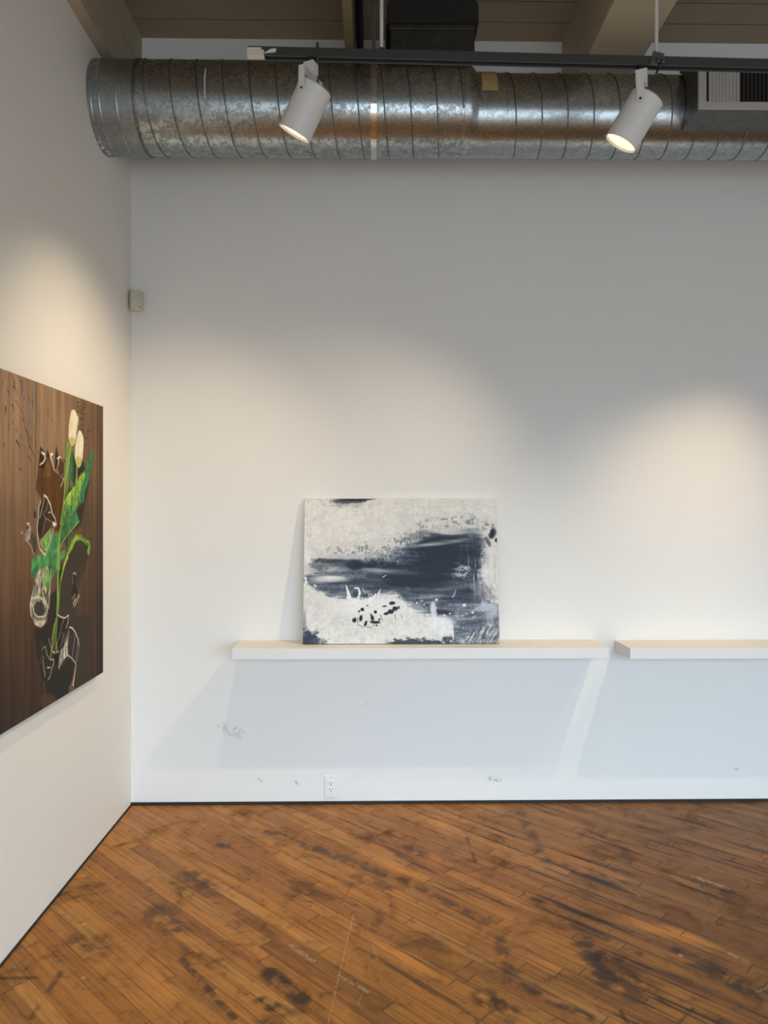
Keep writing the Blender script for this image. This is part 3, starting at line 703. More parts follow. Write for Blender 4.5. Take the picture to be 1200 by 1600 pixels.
OPS = """P 50,44,34 50,44,34 14 0 608,314 827,281 770,367 732,440 643,460 508,457 477,368
P 66,54,40 56,47,36 10 0 643,493 798,498 827,539 770,599 541,584 557,527
P 64,54,42 64,54,42 16 0 477,564 770,582 678,686 643,829 477,807
P 48,38,29 48,38,29 9 0 385,659 477,642 477,807 305,783 377,733
P 44,38,29 44,38,29 12 0 264,744 415,748 415,924 341,911 284,819
P 40,35,27 40,35,27 9 0 355,914 415,889 525,902 591,886 643,911 591,1015 415,990 370,956
P 62,52,40 62,52,40 14 0 591,742 808,767 827,1010 678,993 705,866
P 110,80,60 110,80,60 4 0 591,977 643,960 656,1003 591,1004
P 84,56,38 84,56,38 9 0 305,953 415,965 477,1002 334,1001
P 96,66,20 84,52,14 0 0.25 316,192 337,221 355,250 366,220 379,197 407,228 445,264 508,280 541,295 541,310 284,316 291,277
P 92,60,16 84,52,18 0 0.3 284,297 541,289 537,368 508,436 496,457 445,455 370,394 320,352 281,326
P 48,30,18 48,30,18 0 0.2 316,192 352,208 370,220 370,254 345,260 302,257
P 64,38,16 64,38,16 0 0 379,197 401,218 392,233 366,220
P 110,76,30 110,76,30 5 0.3 379,219 407,245 415,283 341,285 355,255
P 58,38,20 58,38,20 0 0 465,180 485,213 477,255 449,256 453,210
P 88,62,40 74,50,30 0 0.3 477,214 557,225 541,279 500,280 477,255
S 236,230,218 9 5 327,211 355,215 361,227 341,241 312,249
S 150,140,120 4 3 323,210 345,222 352,225
P 236,230,218 236,230,218 0 0 407,210 426,205 434,211 419,218 404,216
S 236,230,218 7 3 411,220 426,239 447,263
S 236,230,218 8 4 477,222 496,215 512,218
S 236,230,218 6 3 492,218 485,237 473,254
S 170,150,130 4 3 512,220 549,234 541,268 508,280
S 236,230,218 4 3 508,311 529,295 541,284
S 62,40,25 6 3 99,19 105,33 105,48
S 62,40,25 5 2.5 152,12 160,24 163,36
S 62,40,25 5 2.5 163,36 162,45 155,55
S 62,40,25 5 2.5 51,54 61,59 65,65
S 62,40,25 4 2 118,43 125,50 127,59
S 62,40,25 4 2 115,76 128,85 136,94
S 62,40,25 6 3 84,90 93,96 97,103
S 62,40,25 8 4 38,102 39,112 36,122
S 62,40,25 4 2 243,58 252,72 256,86
S 62,40,25 3 1.5 213,53 219,62 220,72
S 62,40,25 3 1.5 155,97 177,112 194,128
S 62,40,25 5 2.5 168,119 182,133 190,147
S 62,40,25 6 3 190,147 211,171 227,196
S 62,40,25 5 2.5 227,196 249,214 267,232
S 62,40,25 4 2 227,166 239,180 247,195
S 62,40,25 5 2.5 115,156 120,160 121,164
S 62,40,25 8 4 118,189 133,197 143,205
S 62,40,25 3 1.5 178,200 187,211 190,222
S 62,40,25 5 2.5 213,228 227,236 235,245
S 62,40,25 4 2 136,268 155,270 168,273
S 62,40,25 4 2 87,138 93,140 93,143
S 62,40,25 3 1.5 57,145 64,150 66,155
S 62,40,25 4 2 60,158 63,162 62,166
S 62,40,25 5 2.5 25,205 27,209 24,214
S 62,40,25 3 1.5 155,171 161,175 162,180
S 62,40,25 4 2 377,74 388,86 392,98
S 62,40,25 3 1.5 415,98 424,106 426,115
S 62,40,25 3 1.5 302,92 310,109 312,127
S 62,40,25 4 2 271,184 277,190 277,196
S 62,40,25 3 1.5 291,207 298,212 298,218
S 62,40,25 4 2 223,197 223,201 217,206
S 62,40,25 4 2 124,0 133,6 136,13
S 62,40,25 6 3 93,36 102,41 105,48
S 62,40,25 3 1.5 72,7 76,8 75,11
S 62,40,25 4 2 178,62 184,63 185,64
S 62,40,25 2 1 213,136 231,117 243,98
S 62,40,25 2 1 14,43 25,24 31,6
S 45,30,20 5 4 277,0 279,65 281,113 274,148 273,186 271,234 265,292
S 52,36,24 3 2 274,297 277,333 305,352
S 100,72,50 2 2 178,155 179,213 178,318
S 80,56,38 2.5 2.5 173,300 174,393 171,439
S 58,46,34 3 3 845,10 845,96 842,298
S 58,42,28 4 3 678,33 700,32 723,28
S 58,42,28 4 3 687,42 721,40 756,35
S 58,42,28 4 3 678,51 710,49 742,44
S 58,42,28 4 3 723,53 746,53 770,49
S 58,42,28 4 3 705,70 735,69 765,65
S 58,42,28 4 3 714,75 723,76 732,73
S 58,42,28 4 3 723,92 737,93 751,90
S 58,42,28 4 3 705,101 716,101 728,99
S 58,42,28 4 3 705,110 728,110 751,107
S 58,42,28 4 3 798,107 820,107 842,104
S 58,42,28 4 3 760,135 786,135 813,132
S 58,42,28 4 3 760,159 777,160 794,157
S 58,42,28 4 3 760,16 772,16 784,13
S 58,42,28 4 3 751,28 770,28 789,24
S 58,42,28 4 3 678,19 691,19 705,16
P 96,150,48 120,172,60 0 0.3 583,160 595,170 591,224 557,310 541,310 553,252 566,214 567,172
P 36,72,44 30,60,38 0 0 625,184 678,225 669,275 643,308 608,309 595,277 604,223
P 70,132,76 54,110,64 0 0.3 624,184 636,189 634,249 636,308 621,309 595,277 604,234
P 38,40,30 38,40,30 5 0 678,220 742,211 770,243 696,274 678,274
S 150,182,88 8 9 617,169 595,213 574,259 553,310
S 176,196,110 3 3 621,168 599,213 581,259 583,309
S 158,172,92 9 8 682,239 678,269 669,308
S 128,172,70 11 9 557,284 549,329 529,394 508,452 499,477
S 170,198,104 3 3 583,283 571,336 541,376
S 40,78,40 6 4 595,293 583,331 571,350
P 96,150,52 96,150,52 0 0.2 621,287 634,303 638,316 621,314 604,293
P 58,128,72 44,104,66 0 0.35 877,174 887,177 852,228 818,281 794,305 714,307 732,289 770,260 808,213 837,189
P 56,124,70 46,112,74 0 0.4 818,281 770,328 760,359 687,379 669,395 625,414 583,400 643,341 732,284
P 142,176,62 130,166,58 0 0.3 775,253 770,272 732,306 660,308 678,291 723,267
P 138,176,64 104,150,60 0 0.5 742,278 723,317 687,354 660,387 591,413 541,437 508,452 504,436 525,394 549,358 625,317 678,299
P 168,194,84 168,194,84 0 0.2 651,313 591,339 541,371 518,402 508,436 502,436 515,400 541,363 591,331
P 62,116,72 84,142,76 0 0.5 583,368 625,376 643,392 591,413 562,437 541,437 549,408
S 190,208,110 3 2 710,329 705,351 660,381 643,400 608,408
P 74,132,74 60,110,62 0 0.4 710,426 678,439 591,464 541,484 508,506 500,488 508,457 557,432 625,403 669,390
S 178,204,128 3.5 3 705,427 643,449 574,472 525,494 507,509
P 58,72,44 58,72,44 0 0.2 617,460 630,476 583,523 549,500 541,489 583,469
S 96,140,78 4 4 625,460 621,481 595,518
S 110,156,84 4 4 591,470 595,496 583,517
P 128,168,52 110,156,52 0 0.3 583,541 541,584 521,583 549,550 583,523 625,492 669,472 723,476 779,492 823,500 837,520 832,539 813,553 798,538 813,519 770,506 714,491 669,494 634,517
P 34,66,36 34,66,36 0 0 794,504 818,510 803,521 794,535 803,515
S 196,210,96 4 3 541,568 583,536 625,506 678,483
S 70,110,50 3 2 678,475 742,485 794,509
P 92,152,88 72,136,84 0 0.35 430,460 488,464 492,488 485,580 240,565 243,536 277,524 355,525 385,506
P 96,156,84 96,156,84 0 0.3 549,519 570,533 549,542 508,553 500,540 508,525
P 84,150,80 64,128,78 0 0.4 477,539 477,577 430,600 415,619 385,641 341,625 341,561 284,565 257,590 233,591 243,541 264,528
P 48,110,66 62,126,80 0 0.2 305,561 260,587 231,591 238,574 264,561 305,544
S 134,178,112 3 2 477,513 415,533 355,552
S 150,176,140 7 5 320,484 370,463 411,449
P 120,160,84 96,136,66 0 0.6 320,486 363,471 415,450 422,467 377,514 334,512
P 118,170,72 140,184,80 0 0.3 507,436 500,472 500,550 500,581 469,579 477,536 488,487 496,457
S 128,172,66 13 12 483,536 481,577 481,629 477,683 470,723
S 150,186,80 9 9 583,544 541,576 508,618 492,664 486,715
S 70,130,46 7 6 508,618 496,664 488,718
S 180,204,110 3 3 492,565 477,616 473,667
S 26,60,40 8 4 525,557 500,592 492,625
P 232,222,188 240,230,200 0 0.1 638,47 656,48 678,59 698,70 691,89 669,138 656,161 630,171 608,167 589,146 591,112 606,73 621,52
P 196,188,110 196,188,110 8 0 591,149 625,141 665,144 651,162 630,170 608,167
S 250,238,208 4 3 647,53 669,72 656,117 643,151
S 200,182,134 2 2 634,51 617,88 608,137
S 205,188,140 2 2 678,60 674,94 656,133
P 232,224,194 238,230,202 0 0.1 714,111 731,117 756,134 756,165 744,208 723,234 698,243 674,233 656,210 660,171 678,137 698,116
P 194,184,108 194,184,108 8 0 660,212 700,202 742,211 723,234 698,243 674,233
S 248,238,210 4 3 716,118 728,150 719,190 710,218
S 198,180,136 2 2 691,128 678,170 678,209
P 50,34,22 66,46,28 0 0.5 355,342 385,354 422,389 430,424 407,444 341,468 316,477 298,466 291,442 302,403 312,362
S 222,214,198 9 4 352,342 377,349 407,371 426,399 453,415 465,433
S 222,214,198 4 3 352,342 348,357 327,389 309,413
S 222,214,198 5 4 320,360 302,381 298,413 288,442 295,481 312,506 348,525
S 160,150,130 3 3 385,356 374,384 341,399 363,414 430,426
S 170,160,140 3 2 363,416 348,438 334,465
P 228,220,206 228,220,206 0 0 430,424 465,430 465,439 438,440 426,432
S 222,214,198 4 3 445,440 422,465 392,502 355,525
S 220,214,200 4 3 389,396 415,394
S 222,214,198 6 5 312,506 348,522 363,528
S 150,170,130 4 3 312,489 355,505 377,499
P 150,134,116 170,156,138 0 0.6 203,428 227,426 237,445 227,474 203,480 168,476 178,453
P 50,38,28 50,38,28 0 0 200,434 217,436 210,445 198,442
P 92,74,60 92,74,60 0 0.5 237,445 277,470 284,505 264,518 227,478
S 234,226,212 5 3 203,427 223,426
S 186,172,150 4 3 210,480 243,500 250,513 267,522
S 220,214,200 5 4 158,452 165,454
S 120,100,80 3 3 260,391 257,412 277,415
P 70,50,34 70,50,34 0 0.4 260,388 277,391 281,410 258,412
P 150,146,124 128,120,100 0 0.9 385,561 407,568 413,591 407,641 396,695 377,733 320,748 271,733 233,702 223,668 237,645 264,607 274,581 305,571
P 96,138,66 120,150,84 0 0.6 355,574 407,573 407,626 377,638 345,621
S 216,210,194 4 2.8 305,574 284,630
S 216,210,194 4 2.8 341,569 305,632
S 216,210,194 3 2.1 327,595 298,634
S 216,210,194 3 2.1 370,565 355,597
S 216,210,194 4 2.8 412,573 407,646
S 216,210,194 5 3.5 401,645 392,695
S 44,34,28 8 4 291,621 284,633
S 44,34,28 7 3.5 323,636 320,646
S 44,34,28 12 6 348,636 363,662
S 44,34,28 4 2 271,607 257,628
S 44,34,28 8 4 392,564 396,572
S 206,200,182 8 8 243,651 305,652 363,672 385,694 363,716
P 72,62,54 62,52,44 0 0.3 284,664 320,668 352,681 355,701 341,716 298,709 264,696 257,676
S 214,206,188 5 5 250,670 260,695 291,711 348,716
P 186,176,156 186,176,156 0 0.4 264,725 312,725 370,732 355,740 320,748 277,735
S 60,50,42 4 3 243,679 257,705 298,719 355,723
P 40,28,22 40,28,22 0 0.2 651,605 669,607 665,636 700,669 660,676 621,681 634,644 632,617
S 206,198,184 5 4 638,605 656,602 669,607 665,612
S 170,160,146 3 3 634,612 632,628 644,639
S 150,136,120 2 2 669,639 703,672
S 220,214,200 7 5 665,692 638,707
S 234,226,212 5 4 705,682 678,702 647,717
P 110,92,78 110,92,78 0 0 651,671 669,677 634,693 617,686
P 38,26,20 54,40,30 0 0.5 488,728 541,739 583,740 574,780 541,821 500,846 469,813 477,770
S 120,150,60 8 7 473,724 465,766 449,803 430,826
S 150,172,66 8 6 461,738 442,776 422,819 407,858
S 196,200,90 4 3 449,749 430,782 419,799
S 90,140,40 6 5 477,734 465,779 461,835
S 190,190,100 5 4 465,813 465,841
S 170,156,138 4 2.4 541,744 492,791
S 170,156,138 3 1.8 517,786 469,816
S 170,156,138 5 3 541,794 508,837
S 170,156,138 6 3.6 591,793 541,836
S 170,156,138 3 1.8 562,805 525,831
S 222,214,200 6 5 477,724 504,735 549,744 589,739
S 214,206,192 4 4 587,740 583,760 562,779
P 200,192,180 150,140,130 0 0.8 591,790 595,809 578,834 583,874 541,879 508,894 491,906 485,895 496,861 508,842 541,839 574,804
S 40,30,24 5 4 583,805 541,823 508,837
P 60,50,42 48,40,32 0 0.3 608,790 660,810 696,842 678,889 656,905 591,873 583,842 604,805
S 238,230,218 6 4 599,781 630,787 665,808 696,837 703,860
S 200,192,178 3.5 3 665,808 647,844 627,884
S 190,182,166 3.5 3 691,836 678,875 665,906
S 180,170,156 3 2 703,857 694,892 669,915
S 234,226,212 4 4 583,872 625,889 665,912
S 238,230,218 5 9 669,915 656,946 636,981
S 228,220,206 5 5 430,836 453,847 485,844
S 190,182,166 3 3 389,791 407,812 426,835
P 36,24,18 36,24,18 3 0 445,846 488,847 485,885 453,890 430,864
P 58,46,38 42,34,28 0 0.5 341,813 363,811 385,844 430,864 430,886 392,918 355,906 334,871
S 176,168,152 4 4 334,816 345,811 363,810 377,840 407,860
S 196,188,172 5 4 407,860 438,862 442,873 422,888 404,912 385,919
S 186,178,162 4 4 337,847 348,880 359,904
P 200,194,182 200,194,182 0 0 377,877 404,881 407,886 379,882
S 150,120,70 4 3 337,837 355,849
S 120,112,98 3 2 327,793 328,825 316,858
S 130,110,90 3 1 352,918 348,972"""
def rgb3(s): return np.array([float(q) for q in s.split(',')])
for ln in OPS.strip().split('\n'):
    p = ln.split()
    if p[0] == 'P':
        c1, c2, fe, stq = rgb3(p[1]), rgb3(p[2]), float(p[3]), float(p[4]); pts = p[5:]
    else:
        c1, wa, wb = rgb3(p[1]), float(p[2]), float(p[3]); pts = p[4:]
    pts = [tuple(float(q) for q in s.split(',')) for s in pts]
    pts = [(a*fw, b*fh) for a, b in pts]                       # mm
    pad = 12 + (fe*2 if p[0] == 'P' else max(wa, wb))
    xs = [q[0] for q in pts]; ys = [q[1] for q in pts]
    i0 = max(0, int((min(ys)-pad)/fh/1000*H_)); i1 = min(H_, int((max(ys)+pad)/fh/1000*H_)+2)
    j0 = max(0, int((min(xs)-pad)/fw/1000*W_)); j1 = min(W_, int((max(xs)+pad)/fw/1000*W_)+2)
    if i1 <= i0 or j1 <= j0: continue
    sl_ = (slice(i0, i1), slice(j0, j1)); px, py = X_mm[sl_], Y_mm[sl_]
    if p[0] == 'P':
        d = np.full(px.shape, 1e9); ins = np.zeros(px.shape, bool); n = len(pts)
        for a in range(n):
            A_, B_ = pts[a], pts[(a+1) % n]
            d = np.minimum(d, segdist(px, py, A_, B_)[0])
            cnd = (A_[1] > py) != (B_[1] > py)
            with np.errstate(divide='ignore', invalid='ignore'):
                xi = (B_[0]-A_[0])*(py-A_[1])/(B_[1]-A_[1]+1e-12)+A_[0]
            ins ^= cnd & (px < xi)
        sd = np.where(ins, -d, d); fe_ = max(fe, 1.2)
        al = 1 - sstep(sd, -fe_, fe_)
        xr = max(xs)-min(xs)+1e-6; yr = max(ys)-min(ys)+1e-6
        g = np.clip(.5*(px-min(xs))/xr + .5*(py-min(ys))/yr, 0, 1)[..., None]
        c = c1*(1-g) + c2*g
        c = c*(1 + stq*(1.5*(STREAK[sl_]-.5) + 1.0*(STR2[sl_]-.5)))[..., None]
    else:
        dd = np.full(px.shape, 1e9); n = len(pts)-1
        for a in range(n):
            d, t = segdist(px, py, pts[a], pts[a+1])
            wv = (wa + (wb-wa)*(a+t)/n)*.5
            dd = np.minimum(dd, d-wv)
        al = 1 - sstep(dd, -1.3, 1.1); c = c1*(1 + .12*(STR2[sl_]-.5))[..., None]
    al = al[..., None]
    IMG[sl_] = IMG[sl_]*(1-al) + c*al
fp = empty('flower_picture', (XL, (FY0+FY1)/2, FZ0))
tag(fp, 'large brown picture of white tulips and broken glass on the left wall', 'picture')
FX = XL+.035
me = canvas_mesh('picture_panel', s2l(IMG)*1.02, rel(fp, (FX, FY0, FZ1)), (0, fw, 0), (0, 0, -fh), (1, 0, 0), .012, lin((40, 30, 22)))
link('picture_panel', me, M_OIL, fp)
bm = bmesh.new(); m_ = .06
for lo, hi in [((XL, FY0+m_, FZ0+m_), (FX-.012, FY1-m_, FZ0+m_+.04)), ((XL, FY0+m_, FZ1-m_-.04), (FX-.012, FY1-m_, FZ1-m_)), ((XL, FY0+m_, FZ0+m_+.04), (FX-.012, FY0+m_+.04, FZ1-m_-.04)), ((XL, FY1-m_-.04, FZ0+m_+.04), (FX-.012, FY1-m_, FZ1-m_-.04))]:
    add_box(bm, rel(fp, lo), rel(fp, hi))
bm_obj('backing_frame', bm, M_WOODB, fp)

# ---- abstract canvas leaning on the shelf: q across 0..1068, r down 0..795 (units of the sketch)
W_, H_ = 640, 477
Q, R = np.meshgrid(np.linspace(0, 1068, W_), np.linspace(0, 795, H_))
def up(x, ks): return np.interp(x, [k[0] for k in ks], [k[1] for k in ks])
n1 = vnoise(H_, W_, 14, 18, 4, .6)-.5; n2 = vnoise(H_, W_, 50, 60, 3, .7)-.5; n3 = vnoise(H_, W_, 90, 22, 3)-.5; n4 = vnoise(H_, W_, 150, 190, 2)-.5; n5 = vnoise(H_, W_, 200, 40, 2)-.5
h1 = vnoise(H_, W_, 46, 6, 3)-.5; h2 = vnoise(H_, W_, 120, 14, 2)-.5; vert = vnoise(H_, W_, 9, 120, 3)-.5
q = Q + 26*n1 + 14*n2; r = R + 46*(n3 + .6*n1) + 34*n2
top = up(Q, [(0,400),(60,345),(140,310),(270,300),(420,285),(500,255),(580,215),(660,175),(740,150),(840,145),(940,140),(1000,165),(1068,185)])
bot = up(Q, [(0,462),(70,500),(160,540),(240,548),(340,548),(420,530),(500,525),(560,565),(620,615),(680,640),(720,645),(790,665),(815,690),(825,800),(1068,820)])
rgt = up(R, [(0,1010),(190,1000),(290,1010),(350,1000),(420,985),(500,1000),(560,1030),(590,1100),(800,1100)])
d_t = sstep(r-top, -30, 75); d_b = 1-sstep(r-bot, -10, 30); d_r = 1-sstep(q+30*n2-rgt, -40, 24)
D = d_t*d_b*d_r
def gau(cx, cy, rx, ry, ang=0.0):
    a = math.radians(ang); x = (Q-cx)*math.cos(a)+(R-cy)*math.sin(a); y = -(Q-cx)*math.sin(a)+(R-cy)*math.cos(a)
    return np.exp(-((x/rx)**2+(y/ry)**2))
tone = .52 + .50*gau(700, 395, 260, 120) + .35*gau(800, 260, 240, 90) + .25*gau(450, 470, 300, 40) + .22*gau(350, 370, 160, 30) - .24*gau(200, 290, 190, 34) - .22*gau(440, 300, 130, 55) - .14*gau(120, 430, 130, 60) - .12*gau(900, 600, 170, 70) - .12*gau(760, 160, 200, 25)
tone = tone + .62*h1*(1-.5*gau(700, 395, 220, 110)) + .26*h2 + .75*n2*gau(440, 310, 230, 90) + .28*n2 + .24*n1 + .10*gau(960, 600, 200, 130) + .08*gau(680, 570, 160, 50)
tone = np.clip(tone, .22, 1.0)
cols = [(0, (226,222,214)), (.22, (186,187,186)), (.42, (132,138,147)), (.62, (84,93,108)), (.82, (50,60,76)), (1, (33,42,57))]
DK = np.clip(D, 0, 1)*tone
C_ = key(DK, cols)
# cream ground has its own mottling
cream = key(np.clip(.5+1.1*n1+.5*n2, 0, 1), [(0, (210,208,206)), (.5, (224,221,215)), (1, (234,232,228))])
C_ = C_*np.clip(D, 0, 1)[..., None] + cream*(1-np.clip(D, 0, 1))[..., None]
def over(mask, col):
    global C_
    m = np.clip(mask, 0, 1)[..., None]; C_ = C_*(1-m) + np.array(col, float)*m
def ell(cx, cy, rx, ry, ang=0., soft=.35, nz=0.0):
    a = math.radians(ang); x = (Q-cx)*math.cos(a)+(R-cy)*math.sin(a); y = -(Q-cx)*math.sin(a)+(R-cy)*math.cos(a)
    e = np.sqrt((x/rx)**2+(y/ry)**2) + nz*(n2*1.4+n1)
    return 1-sstep(e, 1-soft, 1+soft)
K_, WH, GR, MG = (30, 34, 44), (238, 238, 236), (168, 174, 182), (112, 120, 133)
# scratchy grey fringe above and beside the dark band
fringe = sstep(r-top, -70, 0)*(1-sstep(r-top, 0, 40))*sstep(Q, 90, 180)
over(fringe*sstep(n2+.5*vert, -.02, .2)*.8, (116, 119, 126)); over(ell(460, 300, 110, 40, -12, .6, 1.0)*.6*sstep(n2, -.1, .15), (150, 152, 154)); over(ell(590, 225, 100, 34, -25, .6, 1.2)*.65*sstep(n2+.4*vert, -.08, .14), (98, 104, 114)); over(ell(250, 285, 140, 24, -3, .6, 1.2)*.6*sstep(n2+.4*vert, -.08, .14), (128, 131, 136))
over(ell(800, 130, 190, 30, 0, .5, 1.2)*.55*sstep(n2+.4*n3, -.05, .2), (120, 126, 136))
over(gau(930, 170, 70, 60)*sstep(n2+.5*vert, .02, .2)*.8, (104, 110, 120))
# light swipes
over(ell(145, 446, 92, 15, -1, .6)*.88, (222, 221, 217)); over(ell(150, 436, 60, 8, 0, .6)*.6, WH)
over(ell(430, 402, 175, 13, 4, .7)*.62*(.7+1.2*h2), GR); over(ell(390, 396, 60, 9, 3, .6)*.5, (200, 204, 208))
over(ell(730, 250, 170, 11, -7, .7)*.75*(.8+1.2*h2), (196, 200, 204))
over(ell(808, 186, 78, 16, -1, .5)*.9, (218, 216, 210)); over(ell(890, 182, 90, 13, -2, .6)*.6, GR); over(ell(945, 152, 40, 12, 0, .5)*.7, (214, 216, 218))
over(ell(640, 548, 72, 4, -1, .6)*.7, GR); over(ell(780, 500, 110, 12, -6, .7)*.45*(.6+2*h2), (140, 150, 160))
over(ell(240, 322, 130, 10, -2, .7)*.5, (176, 180, 184)); over(ell(60, 385, 70, 12, 3, .7)*.35, GR)
# darker accents
over(ell(280, 368, 46, 24, 3, .4, .6)*.85, (30, 37, 50)); over(ell(160, 346, 100, 12, 1, .5, .8)*.8, (48, 54, 66)); over(ell(80, 375, 40, 20, 20, .4, 1.4)*.6, (70, 76, 86))
over(ell(760, 205, 80, 7, 5, .5)*.7, (66, 72, 84)); over(ell(640, 200, 60, 16, -15, .5, 1.2)*.5, (92, 98, 110))
over(ell(250, 8, 90, 18, -3, .35, .5)*.95, (34, 38, 46)); over(ell(330, 2, 70, 7, -3, .4)*.9, (28, 28, 32)); over(ell(240, 34, 90, 16, -2, .6, .8)*.45, (150, 156, 162))
over(ell(180, 20, 24, 40, 0, .6, 1.5)*.35, (140, 146, 152))
over(ell(1044, 192, 18, 27, 10, .4, .7)*.97, (22, 24, 30)); over(ell(1020, 245, 10, 26, -20, .5, 1.0)*.7, (50, 54, 64)); over(ell(1062, 232, 8, 12, 0, .5)*.8, (30, 32, 38))
# white scumble on the right of the dark field and its vertical scratches
over(ell(878, 405, 48, 50, 30, .5, 1.6)*.85*sstep(n2+n3*.5, -.08, .12), (214, 217, 221))
over(gau(955, 420, 60, 110)*sstep(vert+.4*n2, .06, .18)*.75, (176, 178, 180)); over(gau(955, 420, 70, 120)*sstep(-vert+.3*n2, .08, .2)*.8, (44, 48, 58))
over(gau(905, 330, 40, 120)*sstep(vert, .12, .22)*.4, (150, 154, 160))
over(ell(985, 520, 60, 34, 35, .6, 1.3)*.55, (150, 152, 156)); over(ell(1010, 500, 8, 60, -32, .6)*.4, (110, 112, 118))
# lower right slate field with pale dabs and a carved hatch
lr = sstep(Q, 800, 850)*sstep(R, 560, 640)
over(lr*sstep(n2+n1*.8, .10, .24)*.6, (204, 210, 218)); over(ell(1010, 600, 60, 26, 0, .5, 1.3)*.75, (206, 212, 222)); over(ell(1020, 660, 30, 30, 0, .5, 1.5)*.6, (190, 196, 206))
hz = vnoise(H_, W_, 24, 110, 3, .65)-.5; ha = 4.5*np.stack([np.roll(hz[i], -int(i*.62)) for i in range(H_)]) + 1.2*n4
hm = sstep(Q - 60*n1, 850, 905)*sstep(R - (760-.42*(Q-850)) + 70*n1, -40, 20)
over(hm*.55, (120, 124, 132)); over(hm*sstep(ha, .1, .9)*.85, (206, 205, 202)); over(hm*sstep(-ha, .35, .95)*.8, (56, 60, 70))
over(ell(930, 640, 60, 12, -10, .5, 1.2)*.6, (58, 64, 76))
# dark stroke over the pale block, bottom strip and corner
over(ell(760, 626, 60, 15, 7, .35, .5)*.9, (42, 48, 60))
over(sstep(R + 60*n1 + 40*n2, 762 + 0*Q, 782)*sstep(Q, 430, 500)*(1-sstep(Q, 800, 850))*.92, (48, 54, 64)); over(sstep(R, 765, 790)*sstep(Q, 600, 660)*(1-sstep(Q, 830, 860))*sstep(n2, .06, .2)*.8, WH)
over(ell(20, 775, 62, 46, 10, .45, 1.2)*.9, (36, 42, 62)); over(ell(6, 690, 10, 70, 0, .6)*.5, (90, 98, 120)); over(ell(100, 780, 40, 14, 0, .5, 1.2)*.6, (90, 96, 108))
# white splash, pale block and peaks
over(ell(330, 600, 150, 42, 4, .6, 1.0)*.8, WH); over(ell(420, 560, 100, 26, -4, .5, 1.6)*.75, WH); over(ell(600, 610, 70, 40, 20, .6, 1.2)*.4, WH)
over(ell(760, 690, 70, 42, 0, .35, .5)*.85, (232, 234, 236)); over(ell(712, 632, 18, 52, -6, .4, .6)*.9, (232, 234, 237))
def spike(pts, wa, wb, col, a=1.0):
    dd = np.full(Q.shape, 1e9); n = len(pts)-1
    for i in range(n):
        d, t = segdist(Q, R, pts[i], pts[i+1]); dd = np.minimum(dd, d-(wa+(wb-wa)*(i+t)/n)*.5)
    over((1-sstep(dd, -1.8, 1.8))*a, col)
for pts, wa, wb in [([(232,478),(240,505),(252,545)], 4, 20), ([(240,545),(262,560),(300,570)], 14, 34), ([(300,545),(308,520),(300,496),(280,494)], 14, 8), ([(405,545),(412,520),(420,500)], 14, 3), ([(395,530),(385,545),(360,560)], 10, 22), ([(10,440),(14,465),(8,480)], 12, 6), ([(325,500),(335,520)], 5, 3), ([(60,478),(70,490)], 9, 5), ([(434,436),(452,424)], 4, 3), ([(815,545),(830,525),(834,505)], 4, 2)]:
    spike(pts, wa, wb, WH)
over(ell(284, 528, 15, 16, 20, .35, .5)*.85, (62, 68, 80))
for cx_, cy_, s_ in [(728,559,8),(770,642,7),(800,634,6),(660,588,5),(620,575,6),(650,565,4),(880,588,11),(925,628,7),(540,575,6),(505,560,7),(1030,570,6)]:
    over(ell(cx_, cy_, s_, s_*.9, 0, .35, .3)*.9, (228, 232, 236))
BK = (24, 24, 36)
for cx_, cy_, rx, ry, an in [(278,668,13,13,20),(313,658,9,17,10),(340,686,8,15,20),(376,655,10,14,-20),(392,680,25,7,2),(393,625,8,9,0),(322,612,10,9,30),(455,632,16,8,-15),(478,622,18,13,0),(500,608,17,13,-10),(484,577,16,8,-8),(442,594,15,4,-2),(400,697,5,5,0),(383,697,4,3,0),(335,695,6,6,0),(370,640,6,10,-30),(306,620,5,6,0),(350,590,4,4,0),(415,664,4,8,10),(520,600,5,10,0)]:
    over(ell(cx_, cy_, rx, ry, an, .3, .5)*.96, BK)
for pts in [[(296,655),(298,694),(335,708)], [(298,620),(302,632)], [(500,640),(502,665)], [(535,640),(540,660)], [(420,640),(432,668)], [(345,705),(375,710)]]:
    spike(pts, 3, 2, BK, .85)
# faint fissures in the cream
over((1-np.clip(D, 0, 1))*sstep(np.abs(n2), .0, .02)*0 + (1-np.clip(D, 0, 1))*sstep(n2+.6*n1, .24, .36)*.2, (176, 176, 176))
C_ = C_*(1 + .10*n2 + .05*vert + .06*n4 + .05*n5)[..., None]
AW, AH = .990, .737
lean = math.asin(.100/AH)
dn = Vector((0, -math.sin(lean), -math.cos(lean)))           # down the face
nr = Vector((0, -math.cos(lean), math.sin(lean)))            # out of the face
TH_ = .026
zt_ = .851
BL = Vector((-.353, 3.702, zt_ + TH_*math.sin(lean)*0))
BL.z = zt_ + .0005
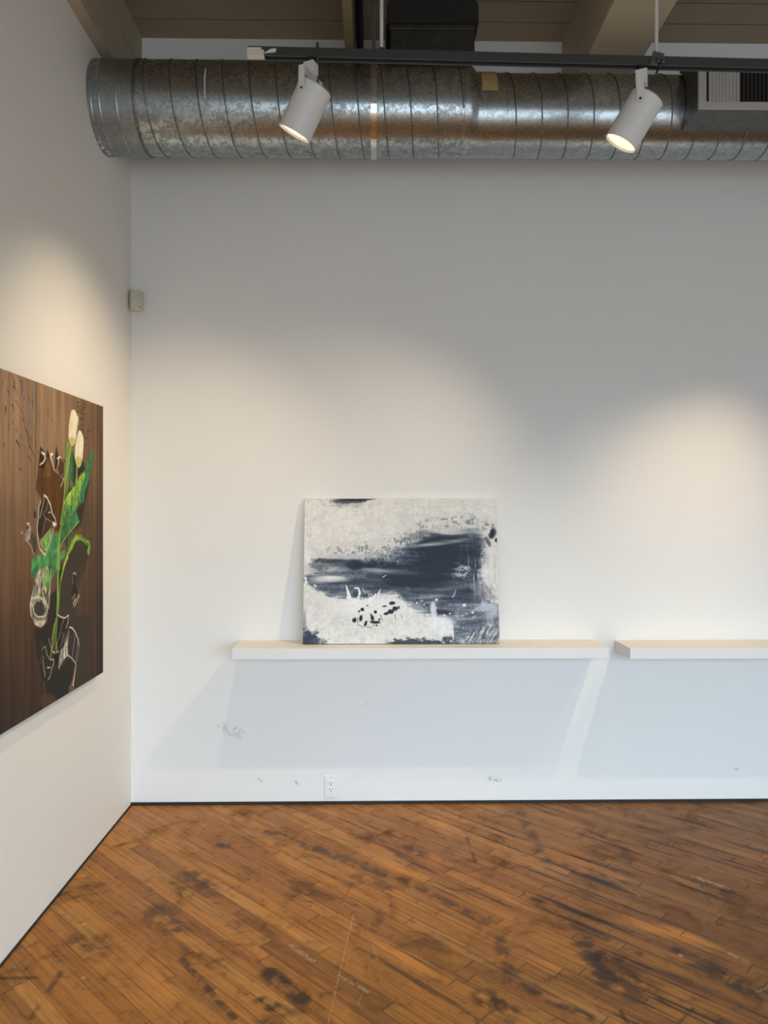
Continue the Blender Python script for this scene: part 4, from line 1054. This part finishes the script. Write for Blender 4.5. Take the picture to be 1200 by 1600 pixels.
# lowest edge is the back bottom edge or the front one; keep the lower of both on the shelf
low = min(0.0, (-(nr*TH_)).z); BL.z -= low
TL_ = BL - dn*AH
ap = empty('abstract_painting', (.142, 3.71, zt_))
tag(ap, 'black and white abstract canvas leaning on the left shelf', 'painting')
me = canvas_mesh('painted_canvas', s2l(C_)*np.array([1.0, 1.02, 1.05]), TL_ - ap.location, (AW, 0, 0), dn*AH, nr, TH_, lin((214, 206, 190)))
link('painted_canvas', me, M_ACRYL, ap)

# ------------------------------------------------------------------ outlet and corner sensor
oc = tag(empty('wall_outlet', (-.218, YB, .091)), 'white double wall outlet low on the back wall under the shelf', 'outlet')
bm = bmesh.new(); add_box(bm, (-.035, -.006, -.057), (.035, 0, .057), .0035, None, 3)
pt = bm_obj('cover_plate', bm, M_PLATE, oc)
rc = box('receptacle', (-.0168, -.0085, -.0335), (.0168, -.005, .0335), plain('white_receptacle', (.84, .85, .85), .3, 0, .02), oc, .0015)
for zc in (.0165, -.0165):
    for xx, hh in ((-.0064, .0042), (.0064, .0036)):
        box('slot', (xx-.0014, -.0088, zc+.0045-hh), (xx+.0014, -.0084, zc+.0045+hh), M_BLACK, rc)
    lathe('ground_hole', [(0, .0029), (.0004, .0029)], (0, -.0084, zc-.0068), (0, -1, 0), M_BLACK, rc, 12)
for zz in (.0475, -.0475):
    lathe('screw', [(0, .0028), (.001, .0024)], (0, -.006, zz), (0, -1, 0), M_GRILLE, pt, 10)
ms = tag(empty('motion_sensor', (XL+.0365, YB-.0365, 2.60)), 'small cream motion sensor high in the left corner', 'sensor')
ms.rotation_euler = (0, 0, PI/4)
bm = bmesh.new(); add_box(bm, (-.031, -.018, -.050), (.031, .016, .050), .008, None, 3)
bm_obj('sensor_body', bm, M_CREAM, ms, True)
bm = bmesh.new(); add_box(bm, (-.024, -.021, -.014), (.024, -.014, .030), .004, None, 2)
bm_obj('sensor_lens', bm, plain('milky_sensor_lens', (.60, .57, .49), .3), ms, True)
box('indicator', (.004, -.0195, -.040), (.018, -.017, -.028), plain('pink_indicator', (.62, .40, .32), .4), ms, .001)
bm = bmesh.new(); add_box(bm, (-.022, .015, -.035), (.022, .0235, .035), .001)
bm_obj('mount_plate', bm, M_CREAM, ms)
